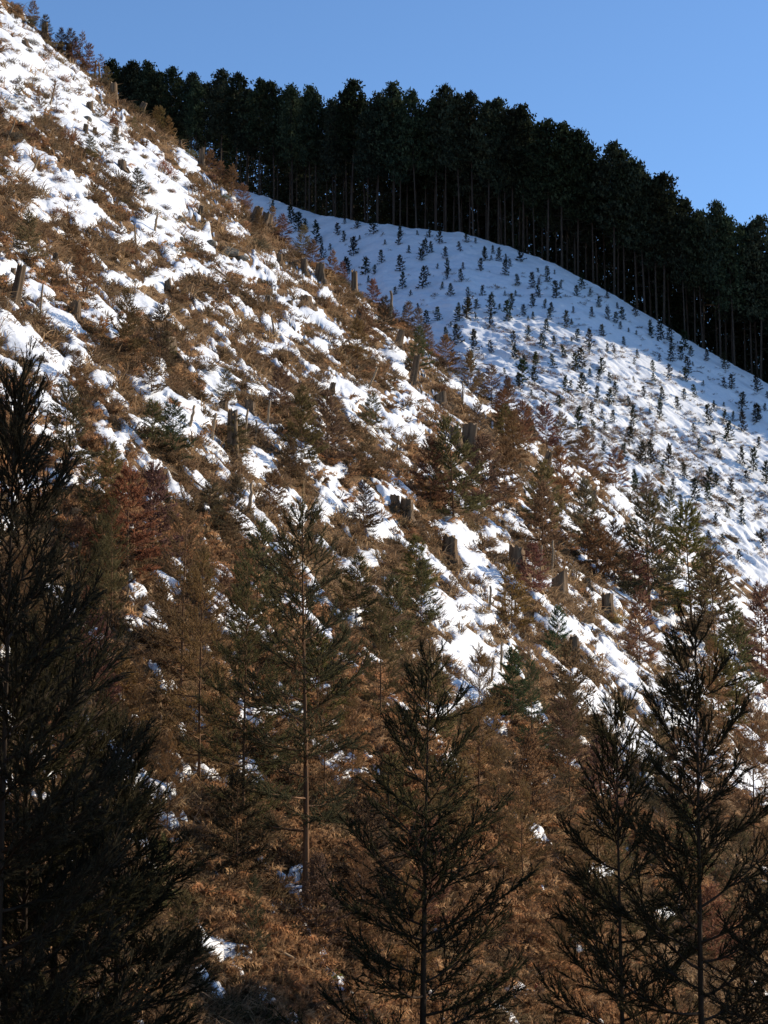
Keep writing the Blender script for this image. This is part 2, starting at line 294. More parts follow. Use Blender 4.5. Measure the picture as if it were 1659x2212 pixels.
def cedar(seed, H, R, nb, sub, shoots, hi, t0=.06, top=.97, dense=1.0):
    """A young cedar: trunk with branches that sweep up, each a plume of ropy shoots. Returns trunk mesh, crown mesh."""
    r = np.random.default_rng(seed)
    zs = np.linspace(0, H, 11); ph = r.uniform(0, 6)
    ax = np.stack([.012*H*np.sin(zs/H*3+ph)*(zs/H), .012*H*np.cos(zs/H*2.3+ph)*(zs/H), zs], 1)
    r0 = .0082*H+.006
    tr = Geo(); rad = r0*(1-.93*(zs/H)**.9); rad[0] *= 1.35; tr.tube(ax, rad, 8 if hi else 5)
    cr = Geo(); SP, SD, SL = [], [], []
    for i in range(nb):
        t = t0+(top-t0)*((i+r.uniform(0, .8))/nb)**.92
        if r.random() < .06: continue
        az = i*2.39996+r.uniform(-.5, .5)
        L = R*min(1, (.05+1.02*(1-t)**.80))*(.55+.45*min(1, (t+.05)/.28))*r.uniform(.68, 1.2)
        e0 = math.radians(np.interp(t, [0, .35, .7, .9, 1], [-8, 5, 22, 42, 66])+r.uniform(-12, 12))
        up = np.interp(t, [0, .5, 1], [.22, .28, .28])*r.uniform(.3, 1.4)
        s = np.linspace(0, 1, 7); hd = np.array([math.cos(az), math.sin(az), 0]); sd = np.array([-hd[1], hd[0], 0])
        wob = r.uniform(-.10, .10)
        base = np.array([np.interp(t*H, zs, ax[:, 0]), np.interp(t*H, zs, ax[:, 1]), t*H])
        P = base+L*(np.outer(s*math.cos(e0), hd)+np.outer(wob*np.sin(s*3), sd)); P[:, 2] += L*(s*math.sin(e0)+up*s**2.2)
        cr.tube(P, np.interp(s, [0, 1], [r0*.30*(1-t)+.004, .0025]), 4 if hi else 3, 1, False)
        tang = np.gradient(P, axis=0); tang /= np.linalg.norm(tang, axis=1)[:, None]
        ns = max(3, int(sub*(.35+L/R)))
        for j in range(ns):
            q = .16+.84*(j+r.uniform(0, 1))/ns
            pb = np.array([np.interp(q, s, P[:, a]) for a in range(3)]); tb = np.array([np.interp(q, s, tang[:, a]) for a in range(3)])
            sg = 1 if j % 2 else -1
            dv = tb*r.uniform(.7, 1.1)+sg*sd*r.uniform(.35, .9)+np.array([0, 0, r.uniform(-.35, .38)]); dv /= np.linalg.norm(dv)
            l = (.42*L*(1-q)**.7+.10*R*r.uniform(.7, 1.3)+.06)*r.uniform(.7, 1.15)
            ss = np.linspace(0, 1, 4); Q = pb+np.outer(ss*l, dv); Q[:, 2] += .22*l*ss**2
            cr.tube(Q[[0, 1, 3]], [.0045, .0035, .0015] if hi else [.006, .005, .002], 3, 1, False)
            tq = np.gradient(Q, axis=0); tq /= np.linalg.norm(tq, axis=1)[:, None]
            k = max(3, int(shoots*(.4+l/(.4*R))*dense))
            qq = np.clip((np.arange(k)+r.uniform(0, 1, k))/k, .02, 1)
            A = np.stack([np.interp(qq, ss, Q[:, a]) for a in range(3)], 1); T_ = np.stack([np.interp(qq, ss, tq[:, a]) for a in range(3)], 1)
            off = r.normal(0, .36, (k, 3)); off[:, 2] += .08
            dd = T_+off; dd /= np.linalg.norm(dd, axis=1)[:, None]
            SP.append(A); SD.append(dd); SL.append(r.uniform(.05, .13, k)*(1.15-.4*qq)*(.55+.14*H))
        SP.append(P[-2:]); SD.append(tang[-2:]); SL.append(np.full(2, .16))
    SP.append(ax[[-1, -2]]); SD.append(np.array([[0, 0, 1.], [.1, 0, 1]])); SL.append(np.array([.22, .2]))
    SP = np.concatenate(SP); SD = np.concatenate(SD); SL = np.concatenate(SL)
    SD /= np.linalg.norm(SD, axis=1)[:, None]
    if hi: V, F = needles(SP, SD, SL, 10, .034, .0085, r, .60, .005)
    else: V, F = needles(SP, SD, SL, 3, .075, .024, r, .65, .011)
    cr.add(V, F, 0)
    return tr.build('cedar_trunk', m_bark, True), cr.build('cedar_crown', [m_leaf, m_bark])

def forest_tree(seed, H, low=None):
    r = np.random.default_rng(seed)
    zs = np.linspace(0, H*.97, 12); ph = r.uniform(0, 6)
    ax = np.stack([.006*H*np.sin(zs/H*4+ph), .006*H*np.cos(zs/H*3+ph), zs], 1)
    tr = Geo(); R = .0085*H; tr.tube(ax, R*(1-.85*zs/H), 7)
    for i in range(16):                          # dead branch stubs below the crown
        t = r.uniform(.18, .55); az = r.uniform(0, 6.3); l = r.uniform(.5, 2.0); b0 = np.array([0, 0, t*H])
        tr.tube(b0+np.outer(np.linspace(0, 1, 3)*l, [math.cos(az), math.sin(az), r.uniform(-.25, .2)]), [.035, .025, .01], 3)
    cr = Geo(); c0 = r.uniform(.40, .52) if low is None else low; nb = 100; W = H*r.uniform(.105, .14)
    P, S = [], []
    for i in range(nb):
        t = c0+(1-c0)*(i/nb)**.95; q = (t-c0)/(1-c0); az = i*2.4+r.uniform(-.4, .4)
        L = W*min(1, .55+q*2.2)*(1-q**3.4)**.75*r.uniform(.55, 1.2)+.25
        e = math.radians(np.interp(q, [0, .5, 1], [-8, 12, 48])+r.uniform(-12, 12))
        d = np.array([math.cos(az)*math.cos(e), math.sin(az)*math.cos(e), math.sin(e)])
        b0 = np.array([0, 0, t*H]); cr.tube(b0+np.outer([0, .6*L, L], d), [.04, .03, .01], 3, 1, False)
        k = int(12+22*L/W)
        s = np.clip(r.normal(.72, .24, k), .15, 1.12)
        p = b0+np.outer(s*L, d)+r.normal(0, 1, (k, 3))*np.array([.26, .26, .20])*(.7+.3*L/W)*1.15
        P.append(p); S.append(r.uniform(.16, .34, k))
    P = np.concatenate(P); S = np.concatenate(S); N = len(P)
    D1 = r.normal(0, 1, (N, 3)); D1[:, 2] += .6; D1 /= np.linalg.norm(D1, axis=1)[:, None]; A, B = perp(D1)
    V = np.stack([P-A*S[:, None]*.55, P+A*S[:, None]*.55, P+D1*S[:, None]*1.5, P+B*S[:, None]*.8-D1*S[:, None]*.3], 1).reshape(-1, 3)
    i4 = np.arange(N)*4; cr.add(V, np.concatenate([np.stack([i4, i4+1, i4+2], 1), np.stack([i4, i4+3, i4+2], 1)]), 0)
    return tr.build('forest_trunk', m_bark_dark, True), cr.build('forest_crown', [m_leaf_forest, m_bark_dark])

def sapling(seed):
    """A small planted fir, one metre tall."""
    r = np.random.default_rng(seed); g = Geo()
    g.tube([(0, 0, -.15), (0, 0, .5), (0, 0, 1)], [.02, .014, .004], 4, 1)
    P, D_, L_ = [], [], []
    for i in range(34):
        t = .06+.9*(i/34); az = i*2.4+r.uniform(-.6, .6); L = .32*(1-t)**.7*r.uniform(.25, 1.35)+.03; e = math.radians(np.interp(t, [0, 1], [5, 52])+r.uniform(-10, 10))
        d = np.array([math.cos(az)*math.cos(e), math.sin(az)*math.cos(e), math.sin(e)]); b0 = np.array([0, 0, t])
        g.tube(b0+np.outer([0, L], d), [.008, .003], 3, 1, False)
        k = 6; s = r.uniform(.2, 1, k); P.append(b0+np.outer(s*L, d)); x = d+r.normal(0, .5, (k, 3)); D_.append(x/np.linalg.norm(x, axis=1)[:, None]); L_.append(r.uniform(.05, .10, k))
    V, F = needles(np.concatenate(P), np.concatenate(D_), np.concatenate(L_), 3, .075, .034, r, .7, .014); g.add(V, F, 0)
    return g.build('fir_sapling', [m_leaf, m_bark_dark])

# needle colours, living and browned; 'shade' puts the near trees' shade into the colour
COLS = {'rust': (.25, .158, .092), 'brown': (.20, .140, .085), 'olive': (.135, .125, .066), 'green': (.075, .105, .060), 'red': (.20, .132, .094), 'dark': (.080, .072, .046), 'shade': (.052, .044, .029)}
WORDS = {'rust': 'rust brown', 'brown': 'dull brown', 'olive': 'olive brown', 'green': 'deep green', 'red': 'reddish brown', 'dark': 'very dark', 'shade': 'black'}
HI = [cedar(100+i, 4.0, 1.08, 50, 10, 10, True, dense=1.0) for i in range(4)]
HI.append(cedar(110, 4.0, 1.1, 72, 11, 10, True, dense=1.15))
HI_SPARSE = cedar(120, 4.6, 1.08, 36, 10, 11, True, t0=.2, dense=1.15)
LO = [cedar(200+i, 2.6, .80, 46, 8, 6, False, dense=.9) for i in range(7)]
LO_THIN = [cedar(220+i, 2.2, .5, 30, 5, 4, False, t0=.12, dense=.7) for i in range(3)]

def tree(name, meshes, base_h, loc, h, rz, col, lean=0.0, wide=1.0, cat='tree'):
    root = bpy.data.objects.new(name, None); COL.objects.link(root); root.location = loc; root.rotation_euler = (lean, lean*.5, rz)
    s = h/base_h; root.scale = (s*wide, s*wide, s); root.empty_display_size = .2
    link('trunk', meshes[0], root); link('crown', meshes[1], root, color=col)
    return root
def jit(c, a=.18): return tuple(max(.005, v*random.uniform(1-a, 1+a)) for v in c)

# near trees on the bank below the camera: (tip x, tip y, trunk foot x, distance, mesh, spread, colour, label)
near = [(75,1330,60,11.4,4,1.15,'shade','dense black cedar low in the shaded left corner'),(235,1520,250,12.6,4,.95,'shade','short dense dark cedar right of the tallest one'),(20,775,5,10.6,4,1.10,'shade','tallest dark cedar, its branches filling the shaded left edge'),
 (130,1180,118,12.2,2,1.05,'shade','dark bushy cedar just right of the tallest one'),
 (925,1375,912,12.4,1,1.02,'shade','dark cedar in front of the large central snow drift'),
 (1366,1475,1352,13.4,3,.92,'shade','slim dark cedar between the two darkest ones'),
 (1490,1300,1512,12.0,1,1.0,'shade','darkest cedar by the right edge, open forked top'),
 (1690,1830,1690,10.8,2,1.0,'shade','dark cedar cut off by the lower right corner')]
for tx, ty, bx, d, k, wd, cname, lab in near:
    u, wt = ray(tx, ty); u2, _ = ray(bx, 2000); x = float(u2)*d; zb = float(land(np.array([x]), np.array([d]))[0])-.05
    h = float(wt)*d-zb-.2            # the leading shoot stands above the stem
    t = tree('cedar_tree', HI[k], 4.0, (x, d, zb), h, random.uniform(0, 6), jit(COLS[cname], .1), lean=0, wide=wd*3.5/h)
    t.rotation_euler = (0, (float(u)*d-x)/h, random.uniform(0, 6))
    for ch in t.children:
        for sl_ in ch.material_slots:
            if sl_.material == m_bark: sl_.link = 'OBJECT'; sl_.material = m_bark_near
    tag(t, lab, 'cedar', 'dark cedars on the near bank')

mid = [(660,1965,672,1100,'S','dark','bare-topped cedar with sunlit orange trunk, tallest on the slope'),
 (525,1800,525,1225,'H','olive','olive brown cedar left of the bare-topped one, lit slender trunk'),(430,1700,430,1195,'H','rust','rust brown cedar directly left of the olive one with the lit trunk'),(392,1490,386,1045,'H','rust','tall rust brown cedar with a pale bare mid trunk'),
 (1150,1650,1150,1425,'H','green','green cedar with pale grey trunk below the snow ledge'),(1232,1770,1230,1475,'H','olive','olive cedar right of the green one with pale trunk'),(1035,1740,1032,1405,'H','rust','thin rust cedar beside the dark cedar at the central drift'),(822,1570,820,1290,'H','olive','olive cedar below the snow hollow, right of the bare-topped cedar'),
 (545,2085,552,1895,'H','green','grey green bushy cedar beside the low snow lump'),(1630,1830,1628,1500,'H','brown','brown cedar against the right edge below the streaked snow'),(240,1350,225,1075,'H','olive','olive cedar rising behind the dark left ones'),(60,1500,70,1150,'H','brown','brown cedar half hidden by the tallest dark one'),
 (700,1760,705,1480,'H','brown','brown cedar at the foot of the bare-topped one'),(300,1680,300,1420,'H','rust','rust cedar beside the orange bare bank'),(930,1900,940,1640,'H','brown','brown cedar hidden behind the dark central one'),(1130,1960,1130,1690,'H','rust','rust cedar between the dark trees, low on the slope'),(780,2060,776,1800,'H','brown','brown cedar in the gap right of the leaning trunk'),(1260,2060,1256,1800,'H','brown','brown cedar behind the slim dark one'),(1600,2080,1600,1780,'H','olive','olive cedar behind the corner tree'),(1440,1900,1440,1640,'H','olive','olive cedar between the slim and the darkest cedar')]
RL = np.random.default_rng(77)
for k, (bx, by) in enumerate([(360,1830),(760,1700),(1080,1820),(1320,1700),(1540,1640),(1010,2080),(1340,2040),(880,2140),(1210,2140),(1660,1980)]):
    hp = RL.uniform(180, 270); cn = str(RL.choice(['olive', 'brown', 'rust', 'olive']))
    mid.append((bx, by, bx+RL.uniform(-6, 6), by-hp, 'H', cn, f'{WORDS[cn]} slender cedar in the lower thicket, {nth(sum(1 for q in (360,760,1080,1320,1540,1010,1340,880,1210,1660) if q <= bx))} from left'))
tips = []
for bx, by, tx, ty, kind, cname, lab in mid:
    p = at(bx, by); d = p[1]; h = (by-ty)/FOCAL*d*1.02
    me, bh = (HI_SPARSE, 4.6) if kind == 'S' else (HI[random.randrange(4)], 4.0)
    t = tree('cedar_tree', me, bh, p-[0, 0, .08], h, random.uniform(0, 6), jit(COLS[cname], .12), wide=(1.0 if kind == 'S' else random.uniform(.72, .92)))
    tag(t, lab, 'cedar', 'young cedars on the lower slope'); tips.append((bx, by))

# young cedars over the slope: (foot x, foot y, height, colour)
young = [(375,992,128,'green'),(140,1020,190,'olive'),(165,850,95,'brown'),(275,1250,230,'rust'),(330,1225,215,'red'),(555,1330,200,'olive'),(650,1010,170,'olive'),(705,1000,150,'brown'),(590,1130,115,'brown'),(785,1150,110,'dark'),(980,1125,215,'olive'),(930,1100,150,'brown'),(1040,1110,160,'brown'),(1090,1070,120,'brown'),(1030,985,110,'brown'),(1110,1000,110,'rust'),(1130,962,95,'rust'),(1182,975,105,'red'),(1212,965,85,'brown'),(1270,1045,115,'brown'),(1215,1078,110,'rust'),(1172,1150,150,'rust'),(1270,1190,150,'brown'),(1405,1330,250,'olive'),(1495,1350,250,'olive'),(1545,1420,220,'brown'),(1330,1270,140,'rust'),(1372,1300,120,'red'),(1290,1250,130,'brown'),(1382,1440,150,'red'),(1205,1425,110,'green'),(1110,1560,150,'green'),(1590,1520,200,'olive'),(1645,1460,190,'brown'),(850,1420,170,'olive'),(60,565,110,'rust'),(155,565,100,'brown'),(180,645,125,'rust'),(270,765,140,'olive'),(345,800,140,'olive'),(295,430,70,'dark'),(40,232,70,'T'),(78,245,60,'T'),(122,245,74,'T'),(166,400,60,'T'),(195,345,55,'brown'),(245,330,55,'brown'),(290,290,40,'T'),
 (98,60,55,'dark'),(70,40,50,'brown'),(130,85,60,'dark'),(152,110,70,'dark'),(178,128,82,'T'),(192,145,70,'brown'),(215,160,60,'T'),(160,100,50,'rust'),(228,185,52,'brown'),(335,262,50,'rust'),(345,280,60,'rust'),(365,300,55,'rust'),(475,405,60,'rust'),(500,420,66,'rust'),(525,455,60,'rust'),(455,365,52,'rust'),(610,500,62,'brown'),(655,560,75,'rust'),(675,565,60,'rust'),(590,490,50,'rust'),(720,600,60,'rust'),(740,610,50,'red'),(805,655,60,'rust'),(880,705,60,'rust'),(905,720,70,'rust'),(925,745,60,'rust'),(965,795,74,'rust'),(1018,838,90,'rust'),(1062,862,85,'rust'),(1098,888,82,'rust'),(1035,850,60,'brown'),(1145,925,50,'rust'),(1250,1000,60,'brown'),(1330,1050,90,'rust'),(1400,1105,80,'brown'),(1450,1150,90,'olive'),(560,500,50,'rust')]
R2 = np.random.default_rng(11); pts = [(a, b) for a, b, *_ in young]+tips
rx = lambda x: np.interp(x, RIDGE[:, 0], RIDGE[:, 1])
tries = 0
while len(young) < 165 and tries < 9000:
    tries += 1
    x = R2.uniform(-60, 1720); y = R2.uniform(260, 2150)
    if y < rx(x)+14: continue
    dens = np.interp(y, [250, 600, 800, 1100, 1500, 2150], [.05, .28, .6, .7, .5, .25])
    if x > 1150 and y < 1600: dens = .45
    if R2.random() > dens: continue
    hh = np.interp(y, [250, 700, 1000, 1400, 2000], [40, 75, 110, 160, 210])*R2.uniform(.65, 1.2)
    if any(abs(x-a) < hh*.30 and abs(y-b_) < hh*.28 for a, b_ in pts): continue
    inside = [1 for cx, cy, a, b_, t in DRIFTS if ((x-cx)/a)**2+((y-cy)/max(b_, a*.5))**2 < .8]
    if inside and R2.random() < .85: continue
    c = R2.choice(['rust', 'brown', 'olive', 'red', 'dark'], p=[.26, .28, .30, .06, .10]); young.append((x, y, hh, str(c))); pts.append((x, y))
rows = []
def cast_near(P):                              # feet on the near slope; a foot drawn above its outline slides down to it
    px = np.array([q[0] for q in P], float); py = np.array([q[1] for q in P], float); X_, Y_, Z_ = cast(px, py)
    for k in range(14):
        bad = ~(Y_ < ridge_y(ray(px, py)[0])+.5)
        if not bad.any(): break
        py[bad] += 4; a, b_, c = cast(px[bad], py[bad]); X_[bad], Y_[bad], Z_[bad] = a, b_, c
    return X_, Y_, Z_
xs, yy, zz = cast_near(young)
for (bx, by, hp, cname), x, y, z in zip(young, xs, yy, zz):
    if not np.isfinite(y) or y > 135: continue
    h = hp/FOCAL*y*1.05
    if cname == 'T': me, bh, c = LO_THIN[random.randrange(3)], 2.2, COLS['brown']
    else: me, bh, c = LO[random.randrange(7)], 2.6, COLS[cname]
    t = tree('young_cedar', me, bh, (x, y, z-.05), h, random.uniform(0, 6), jit(c), lean=random.uniform(-.04, .04), wide=random.uniform(.95, 1.35))
    rows.append((t, 'thin leafless' if cname == 'T' else WORDS[cname], bx, by))
STRIPS = [(200, 'at the very top of the near slope'), (330, 'beside the long upper snow field'), (480, 'below the upper snow field'), (620, 'at the level of the upper stumps'), (760, 'just above the middle snow patches'), (900, 'among the middle snow patches'), (1040, 'at the level of the tall rooted stump'), (1180, 'below the tall rooted stump'), (1320, 'above the large central drift'), (1480, 'beside the large central drift'), (1680, 'below the large central drift'), (1900, 'among the dark cedar tops'), (9999, 'low down behind the dark cedars')]
def strip(y): return next(s for l, s in STRIPS if y < l)
def ordinals(rows, noun, cat, group):
    by = {}
    for t, look, px, py in rows: by.setdefault((look, strip(py)), []).append((px, t))
    for (look, s), L in by.items():
        L.sort(key=lambda q: q[0])
        for i, (px, t) in enumerate(L):
            tag(t, f'{look} {noun} {s}' if len(L) == 1 else f'{look} {noun} {s}, {nth(i+1)} from left', cat, group)
ordinals(rows, 'young cedar', 'young cedar', 'young cedars over the near slope')

# forest along the far crest
FT = [forest_tree(300+i, 20.0) for i in range(7)]
FT_LOW = [forest_tree(320+i, 20.0, .10+.06*i) for i in range(4)]      # inside the wood, branches nearly to the ground
def forest_at(u, back, h, hmul=1.0):
    y = float(crest_y(u))+back; x = u*y; z = float(land(np.array([x]), np.array([y]))[0]); return (x, y, z-.2)
R3 = np.random.default_rng(5); rowsF = {0: [], 1: []}
def top_h(px): return np.interp(px, [200, 450, 620, 800, 1100, 1660], [22.2, 21.4, 21.8, 22.9, 22.2, 22.6])
for row in range(4):
    px = 215+R3.uniform(0, 25)
    while px < 1735:
        u = float(ray(px, 500)[0]); p = forest_at(u, 1.0+row*5.5+R3.uniform(-1.5, 1.5), 20)
        h = float(top_h(px))*R3.choice([R3.uniform(.94, 1.05), R3.uniform(.80, .94)], p=[.65, .35])*(1+.012*row)
        t = tree('forest_tree', FT[R3.integers(7)] if row < 2 else FT_LOW[R3.integers(4)], 20.0, p, h*(1 if row < 2 else .86), R3.uniform(0, 6), tuple(np.array((.046, .060, .040))*R3.uniform(.6, 1.4)*R3.uniform(.93, 1.07, 3)), lean=R3.uniform(-.03, .03), wide=R3.uniform(.85, 1.15)*.95)
        if row == 0: rowsF[0].append((px, t))
        else: tag(t, 'dark conifer standing deep inside the crest forest, behind its front row', 'conifer', 'conifers inside the crest forest')
        px += R3.uniform(.45, 1.55)*np.interp(px, [200, 600, 1700], [25, 28, 29])
for i, (px, t) in enumerate(sorted(rowsF[0], key=lambda q: q[0])):
    tag(t, f'tall dark conifer in the front row of the crest forest, {nth(i+1)} from left', 'conifer', 'front row of the crest forest')

# the wood goes on along the crest beyond the frame, where it keeps the sun off the upper far slope
def joined(a, b_, name):
    V, F, M_, n0 = [], [], [], 0
    for me in (a, b_):
        v = np.empty(len(me.vertices)*3); me.vertices.foreach_get('co', v); f = np.empty(len(me.loops), int); me.loops.foreach_get('vertex_index', f); mi = np.empty(len(me.polygons), int); me.polygons.foreach_get('material_index', mi)
        V.append(v.reshape(-1, 3)); F.append(f.reshape(-1, 3)+n0); M_.append(mi+(0 if me is a else 1)); n0 += len(me.vertices)
    return mesh(name, np.concatenate(V), np.concatenate(F), list(a.materials)+list(b_.materials), np.concatenate(M_))
WOOD = []
for row in range(5):
    u_ = .246
    while u_ < .85:
        WOOD.append(forest_at(u_, 1.0+row*4.2+R3.uniform(-1.2, 1.2), 20)); u_ += .0104*R3.uniform(.75, 1.25)

# planted firs on the far slope, in rows along the crest
SAP = [sapling(400+i) for i in range(6)]
cxp = lambda x: np.interp(x, CREST[:, 0], CREST[:, 1])
R4 = np.random.default_rng(15); sap = []
for k in range(16):
    off = 20+k*27+max(0, k-6)*4; px = 560+R4.uniform(0, 40); line = []
    while px < 1700:
        py = float(cxp(px))+off+R4.uniform(-12, 12)
        lit = (px > 1100 and py > float(cxp(px))+150)
        if py < float(rx(px))-4 and R4.random() < (.80 if px < 1500 else .62): line.append((px, py, R4.choice([R4.uniform(11, 22), R4.uniform(22, 34), R4.uniform(34, 46)], p=[.42, .42, .16])*(1+.03*k)))
        px += R4.uniform(.5, 1.5)*(25+k*1.2)
    if not line: continue
    xs, yy, zz = cast(np.array([q[0] for q in line]), np.array([q[1] for q in line]))
    j = 0
    for (px, py, hp), x, y, z in zip(line, xs, yy, zz):
        if not np.isfinite(y) or y < 150: continue
        j += 1; h = hp/FOCAL*y; o = link('fir_sapling', SAP[R4.integers(6)], None, (x, y, z+.18), R4.uniform(0, 6), (h*R4.uniform(.85, 1.15), h*R4.uniform(.85, 1.15), h), jit((.040, .046, .028), .25))
        o.rotation_euler = (R4.normal(0, .07), R4.normal(0, .07), R4.uniform(0, 6)); tag(o, f'small planted fir on far snow, {nth(j)} from left in the {nth(k+1)} row below the forest', 'fir sapling', 'planted firs on the far slope')

# ------------------------------------------------------------------ stumps, poles, brush, rocks, shrubs
m_wood = bark('split grey wood', (.20, .14, .09), (.42, .31, .20))
m_stump = bark('stump bark', (.045, .03, .022), (.20, .14, .09))
m_cut = bark('sawn wood', (.30, .21, .13), (.46, .34, .22))
m_stick = bark('dead sticks', (.14, .095, .06), (.30, .21, .14))
m_rock, nt, b = material('lichen grey rock')
n = tnoise(nt, 5, 8); nt.links.new(ramp(nt, n, [(.3, (.07, .065, .055)), (.55, (.16, .145, .12)), (.75, (.24, .22, .17))]), b.inputs['Base Color']); bump(nt, b, n, 1.0, .06)

def stump(seed, ratio):
    """Stump one unit tall, ratio = radius over height. Returns trunk, cut face and three roots."""
    r = np.random.default_rng(seed); k = 18; an = np.arange(k)*2*math.pi/k; q = 1+.17*r.normal(0, 1, k)
    hs = np.array([-.25, 0, .10, .28, .6, 1.0]); fl = np.array([1.7, 1.55, 1.22, 1.06, 1.0, .96])
    tilt = r.uniform(-.35, .35, 2)*ratio; V = []
    for h, f in zip(hs, fl):
        rr = ratio*f*(1+(q-1)*(1.6 if h < .3 else 1)+.03*r.normal(0, 1, k))
        z = np.full(k, h)+(tilt[0]*np.cos(an)+tilt[1]*np.sin(an)+r.uniform(-.16, .05, k) if h == 1 else 0)
        V.append(np.stack([rr*np.cos(an), rr*np.sin(an), z], 1))
    g = Geo(); V = np.concatenate(V); i, j = np.meshgrid(np.arange(len(hs)-1), np.arange(k), indexing='ij'); i = i.ravel(); j = j.ravel(); j2 = (j+1) % k
    g.add(V, np.stack([i*k+j, i*k+j2, (i+1)*k+j2, (i+1)*k+j], 1)); trunk = g.build('stump_trunk', m_stump)
    g = Geo(); top = V[-k:].copy(); top[:, :2] *= .97; top[:, 2] += .004; c = top.mean(0); c[2] -= .01
    g.add(np.concatenate([top, [c]]), np.array([(a, (a+1) % k, k) for a in range(k)])); cut = g.build('cut_face', m_cut)
    roots = []
    for a in range(3):
        g = Geo(); az = a*2.1+r.uniform(-.4, .4); l = r.uniform(.5, .9)*(.35+ratio); s_ = np.linspace(0, 1, 5)
        P = np.stack([np.cos(az)*(ratio*.9+l*s_), np.sin(az)*(ratio*.9+l*s_), .22-.42*s_+.05*np.sin(s_*7)], 1); g.tube(P, ratio*.42*(1-.8*s_), 5); roots.append(g.build('root', m_stump))
    return trunk, cut, roots
STUMPS = {}
for i, rt in enumerate((.10, .16, .22, .32, .45)): STUMPS[rt] = [stump(500+i*7+k, rt) for k in range(2)]
stumps = [(97,74,38,14,0,'grey stump'),(148,92,36,11,0,'narrow grey stump'),(128,102,28,10,8,'short pale stump'),(244,200,44,13,0,'tall grey stump'),(300,232,34,11,22,'pale split stump leaning right'),(390,300,24,7,0,'thin grey stump'),(436,318,42,12,0,'tall pale stump standing clear of the ridge line'),(548,485,44,16,18,'leaning weathered stump'),(572,492,34,22,12,'broad dark stump'),(604,572,28,12,0,'small stump'),(656,588,34,14,3,'brown stump'),(689,604,40,15,5,'split stump'),(765,628,56,13,0,'tall pale stump standing at the spur edge'),(193,240,24,15,0,'low stump in the snow field'),(263,368,24,22,0,'squat root stump in the snow field'),(30,660,98,19,9,'tall leaning grey stump'),(163,694,46,24,0,'wide stump in shade'),(356,775,54,44,0,'big dark rotten stump'),(500,990,112,20,0,'tall rooted stump over hanging roots'),(482,894,28,18,0,'low stump behind the poles'),(540,896,34,22,0,'low broad stump behind the poles'),(877,1124,52,26,3,'brown stump beside the drift'),(970,1210,58,28,3,'dark stump at the drift edge'),(1116,1238,62,32,0,'stout dark stump over brushwood'),(1210,1292,56,31,0,'dark stout stump beside a snow cushion'),(1240,1424,54,20,0,'sunlit stump at the ledge end'),(1010,980,72,26,5,'tall split stump amid roots'),(984,962,44,22,0,'charred looking stump'),(890,835,74,14,11,'tall stump leaning right'),(858,752,42,14,14,'leaning short stump'),(660,664,28,22,0,'squat dark stump'),(775,694,30,16,8,'low brown stump'),(1064,1050,44,13,4,'pale split stump'),(1310,1338,60,22,0,'grey broken stump'),(952,878,32,24,0,'low dark stump'),(1132,924,26,16,50,'toppled stump on the ridge line'),(1180,1000,30,14,20,'small tilted stump')]
RS = np.random.default_rng(91)
while len(stumps) < 66:
    x = RS.uniform(0, 1500); y = RS.uniform(60, 1500)
    if y > rx(x)+6 and (y < rx(x)+160 or RS.random() < .4): stumps.append((x, y, RS.uniform(15, 30), RS.uniform(9, 18), RS.uniform(-8, 14), str(RS.choice(['small weathered stump', 'small dark stump', 'low split stump', 'little brown stump']))))
rowsS = []; xs, yy, zz = cast_near(stumps)
for (px, py, hp, wp, ln, look), x, y, z in zip(stumps, xs, yy, zz):
    if not np.isfinite(y): continue
    h = hp/FOCAL*y; rt = min(STUMPS, key=lambda q: abs(q-wp*.5/hp)); tr, cu_, ro = STUMPS[rt][random.randrange(2)]
    root = bpy.data.objects.new('tree_stump', None); COL.objects.link(root); root.location = (x, y, z-.04*h); root.scale = (h*wp*.5/hp/rt,)*2+(h,)
    root.rotation_euler = (0, math.radians(ln), random.uniform(-.5, .5) if ln else random.uniform(0, 6))
    link('trunk', tr, root); link('cut_face', cu_, root)
    for q in ro: link('root', q, root)
    rowsS.append((root, look, px, py))
ordinals(rowsS, '', 'tree stump', 'stumps of the felled trees')
for t, *_ in rowsS: t['label'] = t['label'].replace('  ', ' ')

